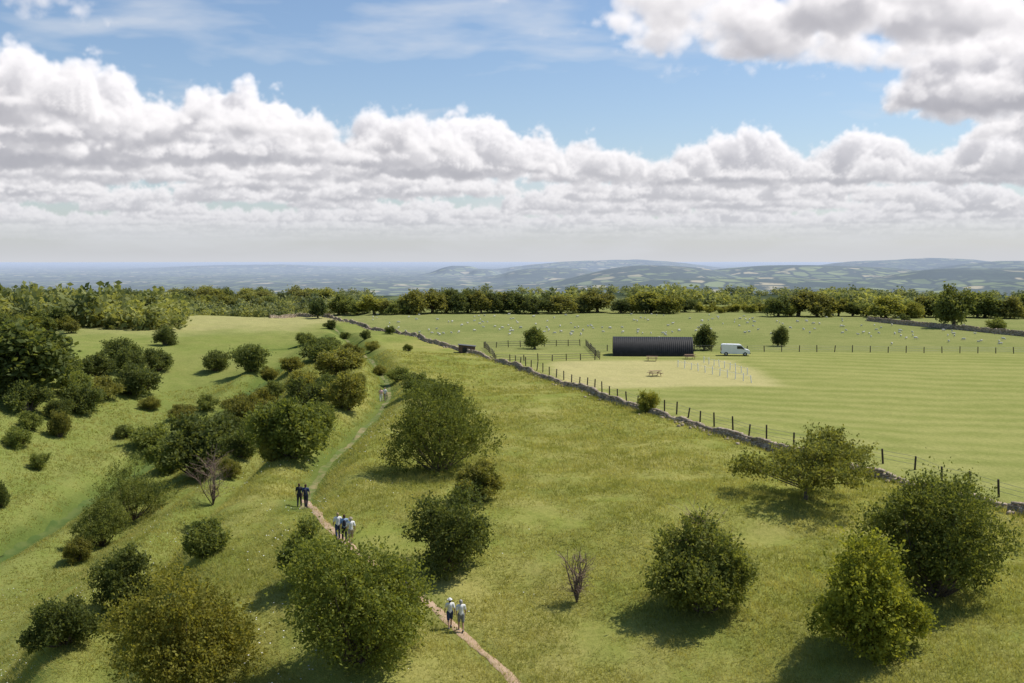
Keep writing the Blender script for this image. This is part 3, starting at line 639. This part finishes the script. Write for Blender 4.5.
# sheep
def sheepmesh(pose):
    bm=bmesh.new(); ell(bm,(0,0,.62),(.50,.25,.27));ell(bm,(.28,0,.64),(.27,.23,.26));ell(bm,(-.3,0,.66),(.27,.24,.25))
    if pose=='graze': hd=(.86,0,.16); caps(bm,(.42,0,.66),(.72,0,.34),.16,.1);caps(bm,(.70,0,.36),hd,.09,.055)
    else: hd=(.86,0,.86);caps(bm,(.42,0,.68),(.64,0,.95),.16,.1);caps(bm,(.66,0,.97),hd,.09,.055)
    e=(.68,.12,.36) if pose=='graze' else (.62,.12,.98)
    for s_ in(-1,1):
        caps(bm,(e[0],s_*.05,e[2]),(e[0]-.03,s_*.15,e[2]+.01),.03,.02,6)
        caps(bm,(.32,s_*.13,.5),(.33,s_*.13,.26),.075,.045,8);caps(bm,(.33,s_*.13,.26),(.32,s_*.13,.03),.036,.034,8)
        caps(bm,(-.34,s_*.13,.55),(-.28,s_*.13,.36),.1,.055,8);caps(bm,(-.28,s_*.13,.36),(-.40,s_*.13,.24),.045,.036,8);caps(bm,(-.40,s_*.13,.24),(-.36,s_*.13,.03),.034,.034,8)
    caps(bm,(-.54,0,.7),(-.60,0,.48),.05,.035,6)
    return remesh(bm,'sheep',.04,M_fleece,2)
SH=[sheepmesh('graze'),sheepmesh('graze'),sheepmesh('stand')]
cl=[(random.uniform(370,870),random.uniform(315,336)) for _ in range(30)]
ns=0
while ns<210:
    if ns<80:
        c_=random.choice(cl);u=random.gauss(c_[0],30);v=random.gauss(c_[1],3)
    elif ns<178: u=random.uniform(365,880);v=random.uniform(315,336)
    else: u=random.uniform(860,1018);v=random.uniform(325,347)
    if not(362<u<1018 and 314.5<v<347): continue
    x,y,z=site(u,v)
    if x<wallx(y)+2 or y<FENCEY+4 or y>330: continue
    if 478<u<600 and v>342: continue
    k=random.randrange(3)
    o=obj('sheep',SH[k],loc=(x,y,z-.01)); o.rotation_euler=(0,0,random.uniform(0,6.28)); s_=random.uniform(.5,.72);o.scale=(s_,s_,s_)
    o['label']='white sheep standing on the pasture' if k==2 else 'white sheep grazing on the pasture';o['category']='sheep';o['group']='flock of sheep in the pasture'; ns+=1
print('sheep',time.time()-T0)
# ------------------------------------------------------------ clouds
def cloud_field():
    g=np.random.default_rng(12)
    N=128; f=np.fft.fftfreq(N)*N; fr=np.fft.rfftfreq(N)*N
    K=np.sqrt(f[:,None,None]**2+f[None,:,None]**2+fr[None,None,:]**2)
    white=np.fft.rfftn(g.normal(size=(N,N,N)))
    tot=np.zeros((N,N,N),np.float32); a=1.0; ws=0
    for k0 in (3,6,12,24,46):
        w=np.exp(-((K-k0)/(k0*.28))**2); n=np.fft.irfftn(white*w,s=(N,N,N)); n/=n.std()
        tot+=(a*np.minimum(np.abs(n),2.2)).astype(np.float32); ws+=a; a*=.55
    tot=tot/ws; tot=(tot-tot.mean())/tot.std()
    return np.clip(tot*.22+.5,0,1).astype(np.float32)
NZ=cloud_field()
def nz(x,y,z,s):
    N=128; x=x*s*N;y=y*s*N;z=z*s*N
    xi=np.floor(x).astype(np.int32);yi=np.floor(y).astype(np.int32);zi=np.floor(z).astype(np.int32)
    fx=(x-xi).astype(np.float32);fy=(y-yi).astype(np.float32);fz=(z-zi).astype(np.float32)
    x0=xi&127;x1=(xi+1)&127;y0=yi&127;y1=(yi+1)&127;z0=zi&127;z1=(zi+1)&127
    fl=NZ.ravel(); b=lambda X,Y,Z: fl[(X*128+Y)*128+Z]
    return ((b(x0,y0,z0)*(1-fx)+b(x1,y0,z0)*fx)*(1-fy)+(b(x0,y1,z0)*(1-fx)+b(x1,y1,z0)*fx)*fy)*(1-fz)+((b(x0,y0,z1)*(1-fx)+b(x1,y0,z1)*fx)*(1-fy)+(b(x0,y1,z1)*(1-fx)+b(x1,y1,z1)*fx)*fy)*fz
ZB=1.0
GX0,GY0,GR=-36.0,1.5,.04; NXg,NYg=1800,1500
TM=np.full((NXg,NYg),-1.0,np.float32)
gc=np.random.default_rng(23)
def puff(cx,cy,cz,r,k=1.0):
    i0=max(0,int((cx-r-GX0)/GR));i1=min(NXg,int((cx+r-GX0)/GR)+2);j0=max(0,int((cy-r-GY0)/GR));j1=min(NYg,int((cy+r-GY0)/GR)+2)
    if i1<=i0 or j1<=j0: return
    X=GX0+np.arange(i0,i1)*GR; Y=GY0+np.arange(j0,j1)*GR
    q=r*r-(X[:,None]-cx)**2-(Y[None]-cy)**2
    T=np.where(q>0,ZB+cz+k*np.sqrt(np.maximum(q,0)),-1)
    TM[i0:i1,j0:j1]=np.maximum(TM[i0:i1,j0:j1],T)
def cluster(cx,cy,rx,ry,h,n,pr=(.25,.55)):
    for i in range(n):
        a=gc.uniform(0,6.28); q=gc.random()**.6; x=cx+math.cos(a)*q*rx; y=cy+math.sin(a)*q*ry
        r=gc.uniform(*pr)*(1-.35*q)
        cz=max(0,(h-r)*(1-q**1.6)*gc.uniform(.35,1.0)); puff(x,y,cz,r)
cluster(1.7,4.85,1.5,.95,.55,66,(.25,.5)); cluster(2.6,4.5,.7,.7,.5,18,(.2,.4)); cluster(.6,4.4,.7,.6,.4,24,(.2,.36)); cluster(.9,5.4,.6,.3,.3,14,(.15,.3)); cluster(.35,4.9,.45,.3,.3,14,(.14,.28))
cluster(3.6,7.3,.95,.65,1.1,50,(.2,.42)); cluster(4.7,6.9,.7,.5,.9,22); cluster(5.2,8.6,1.4,.7,.9,34)
cluster(-4.1,7.6,1.8,.9,.85,70,(.22,.45)); cluster(-2.4,8.7,1.3,.8,.65,46,(.2,.38)); cluster(-3.9,9.2,1.6,.8,1.1,46,(.22,.42)); cluster(-1.3,9.8,1.1,.7,.6,34,(.18,.34))
cluster(-5.6,11.2,2.2,1.3,1.6,90,(.3,.6)); cluster(-3.1,11.2,1.7,.9,1.25,56,(.22,.45)); cluster(-1.5,11.8,1.5,.9,1.0,50,(.22,.42)); cluster(-5.5,13.6,2.6,1.1,.8,70,(.3,.55)); cluster(-2.6,13.4,2.0,1.0,.8,60,(.25,.5))
cluster(-.6,12.9,1.7,1.0,1.25,64,(.25,.5)); cluster(1.3,13.7,1.4,.9,1.0,50,(.22,.45)); cluster(3.2,14.6,1.5,.9,.95,50,(.2,.45)); cluster(5.0,14.0,1.3,.9,1.1,46,(.25,.5)); cluster(6.8,12.6,1.5,.9,1.2,50,(.25,.5))
cluster(-1.95,4.15,.55,.28,.26,34,(.12,.24)); cluster(-1.3,4.0,.3,.12,.14,12,(.07,.14)); cluster(-.05,6.2,.2,.14,.24,12,(.08,.15)); cluster(-2.2,6.5,.65,.22,.2,22,(.09,.18)); cluster(-1.5,6.9,.35,.15,.18,10,(.08,.16))
y=14.5
while y<58:
    nx=int(y*1.35/2.4)
    for i in range(nx):
        x=gc.uniform(-.66,.66)*y
        R=gc.uniform(.6,1.6)*(1+.02*(y-15)); hh=gc.uniform(.3,1.2)*(.75+.5*R/1.7)
        cluster(x,y+gc.uniform(-1,1),R*1.35,R*.6,hh*.9,int(20+R*16),(.22,.5))
    y+=1.75+.03*y
def shape(x,y,z):
    i=(x-GX0)/GR;j=(y-GY0)/GR; i0=np.clip(i.astype(np.int32),0,NXg-2);j0=np.clip(j.astype(np.int32),0,NYg-2)
    fx=np.clip(i-i0,0,1);fy=np.clip(j-j0,0,1); fl=TM.ravel(); k=i0*NYg+j0
    T=(fl[k]*(1-fx)+fl[k+NYg]*fx)*(1-fy)+(fl[k+1]*(1-fx)+fl[k+NYg+1]*fx)*fy
    return np.minimum(np.minimum((T-z)/.38,(z-ZB+.02)/.16),1.0)
def dens(x,y,z,detail=True):
    s=shape(x,y,z); d=np.zeros_like(s); m=s>0
    if m.any():
        xm,ym,zm=x[m],y[m],z[m]; n=nz(xm,ym,zm,1/2.6)
        if detail: n=n*.64+.36*nz(xm+.3,ym,zm,1/.62)
        d[m]=np.clip((s[m]-1.2*(1-n))/.34,0,1)
    return d
sd=np.array([math.sin(SAZ)*math.cos(SEL),math.cos(SAZ)*math.cos(SEL),math.sin(SEL)])
NA,NE=1500,440
az=np.radians(np.linspace(-36,36,NA)); el=np.radians(np.concatenate([[-.6],np.linspace(.0,19.5,NE-1)]))
AZ,EL=np.meshgrid(az,el); az_=AZ.ravel();el_=EL.ravel(); n=len(az_)
D=np.stack([np.sin(az_)*np.cos(el_),np.cos(az_)*np.cos(el_),np.sin(el_)],1).astype(np.float32)
Tr=np.ones(n,np.float32); Cc=np.zeros((n,3),np.float32)
DARK=np.array([.36,.355,.405]);SUN=np.array([.97,.925,.87])
HZC=np.array([.64,.655,.695])
act=np.where(el_>math.radians(.9))[0]
te=np.sin(el_); t0=np.where(te>0,(ZB-.03)/np.maximum(te,1e-4),0); t1=np.minimum((ZB+1.75)/np.maximum(te,1e-4),60)
NS=190
jit=gc.random(n)
for s in range(NS):
    act=act[(Tr[act]>.03)]
    if len(act)==0: break
    u0=(s+jit[act])/NS; dt=(t1[act]-t0[act])/NS; ok=dt>0
    t=t0[act]+(t1[act]-t0[act])*u0
    P=D[act]*t[:,None].astype(np.float32)
    d=dens(P[:,0],P[:,1],P[:,2]); m=(d>.01)&ok
    if not m.any(): continue
    ia=act[m]; p=P[m]; dm=d[m]; st=dt[m]
    tau=np.zeros(len(ia),np.float32); prev=0
    for ls in (.05,.13,.27,.5,.85):
        q=p+sd[None].astype(np.float32)*ls; tau+=dens(q[:,0],q[:,1],q[:,2],ls<.2)*(ls-prev); prev=ls
    L=.6*np.exp(-tau*12)+.4*np.exp(-tau*3.2)
    L*=(1-.3*np.exp(-dm*3))+.1
    hz=np.clip((p[:,2]-ZB)/.9,0,1); amb=.88+.45*hz
    cc=DARK[None]*amb[:,None]+SUN[None]*(L*.82)[:,None]
    hf=(1-np.exp(-t[m]/55))[:,None]; cc=cc*(1-hf)+HZC*hf
    a=1-np.exp(-dm*st*12)
    Cc[ia]+=(Tr[ia]*a)[:,None]*cc; Tr[ia]*=(1-a)
def blur(a):
    s=a.shape; a=a.reshape(NE,NA,-1)
    for ax in (0,1): a=.25*np.roll(a,1,ax)+.5*a+.25*np.roll(a,-1,ax)
    return a.reshape(s)
Cc=blur(Cc); Tr=blur(Tr)
al=1-Tr; Cn=np.where(al[:,None]>1e-3,Cc/np.maximum(al,1e-3)[:,None],.8)
al=al*np.clip((np.degrees(el_)-.6)/1.6,0,1)*np.clip((19.3-np.degrees(el_))/2,0,1)
ua=np.degrees(az_)/8;ue=np.degrees(el_)/1.6
ci=np.clip(fb(ua*1.2+ue*.35,ue*1.0-ua*.5+.5*fb(ua,ue*.5,70,3),71,5)*1.6-.02,0,1)*.5
cA=ci*(1-al); tot=al+cA; Cn=(Cn*al[:,None]+np.array([.80,.82,.86])*cA[:,None])/np.maximum(tot,1e-4)[:,None]; al=tot
ed=np.maximum(np.degrees(el_),0); hzA=.95*np.exp(-ed/2.8)*np.clip((19-ed)/6,0,1)
outA=1-(1-al)*(1-hzA); outC=(Cn*(al*(1-hzA))[:,None]+HZC*hzA[:,None])/np.maximum(outA,1e-4)[:,None]
V=(D*130000.0).astype(np.float32); V[:,2]+=17
I=np.arange(n).reshape(NE,NA); Fq=np.stack([I[:-1,:-1],I[:-1,1:],I[1:,1:],I[1:,:-1]],-1).reshape(-1,4)
m=bpy.data.materials.new('cloud_sky'); m.use_nodes=True; nt=m.node_tree; nt.nodes.clear()
a=nt.nodes.new('ShaderNodeAttribute');a.attribute_name='cloud'; e=nt.nodes.new('ShaderNodeEmission');tr_=nt.nodes.new('ShaderNodeBsdfTransparent');mx=nt.nodes.new('ShaderNodeMixShader');o=nt.nodes.new('ShaderNodeOutputMaterial')
nt.links.new(a.outputs['Color'],e.inputs[0]);nt.links.new(a.outputs['Alpha'],mx.inputs[0]);nt.links.new(tr_.outputs[0],mx.inputs[1]);nt.links.new(e.outputs[0],mx.inputs[2]);nt.links.new(mx.outputs[0],o.inputs[0]); m.cycles.emission_sampling='NONE'
me=mesh('sky',V,Fq,[m])
at=me.attributes.new('cloud','FLOAT_COLOR','POINT'); at.data.foreach_set('color',np.c_[outC,outA].astype(np.float32).ravel())  # cloud light, shade and horizon haze precomputed and stored as emitted colour
obj('sky',me,kind='structure')
print('clouds',time.time()-T0)
# ------------------------------------------------------------ light
sdv=Vector(sd)
L=bpy.data.lights.new('sun','SUN');L.energy=4.6;L.angle=math.radians(.6);L.color=(1,.95,.87)
lo=obj('sun',L);lo.rotation_euler=sdv.to_track_quat('Z','Y').to_euler();lo.location=(0,0,100)
W=bpy.data.worlds.new('World');sc.world=W;W.use_nodes=True;nt=W.node_tree;bg=nt.nodes['Background'];bg.inputs[1].default_value=.15
sky=nt.nodes.new('ShaderNodeTexSky');sky.sky_type='NISHITA';sky.sun_disc=False;sky.sun_elevation=SEL;sky.sun_rotation=SAZ;sky.altitude=300;sky.dust_density=1.2;sky.ozone_density=1.3
w2=mixc(nt,1.0,S(nt,sky.outputs[0]),(.78,.83,.88),'MULTIPLY'); nt.links.new(w2.k,bg.inputs[0])
# ------------------------------------------------------------ camera
cam=bpy.data.cameras.new('camera');cam.sensor_width=36;cam.lens=F*36/1024;cam.clip_end=300000;cam.clip_start=.5
co=obj('camera',cam);co.location=(0,0,CAMZ);co.rotation_euler=(math.pi/2-PITCH,0,0);sc.camera=co
sc.view_settings.view_transform='Standard';sc.view_settings.look='None';sc.view_settings.exposure=0
print('done',time.time()-T0)
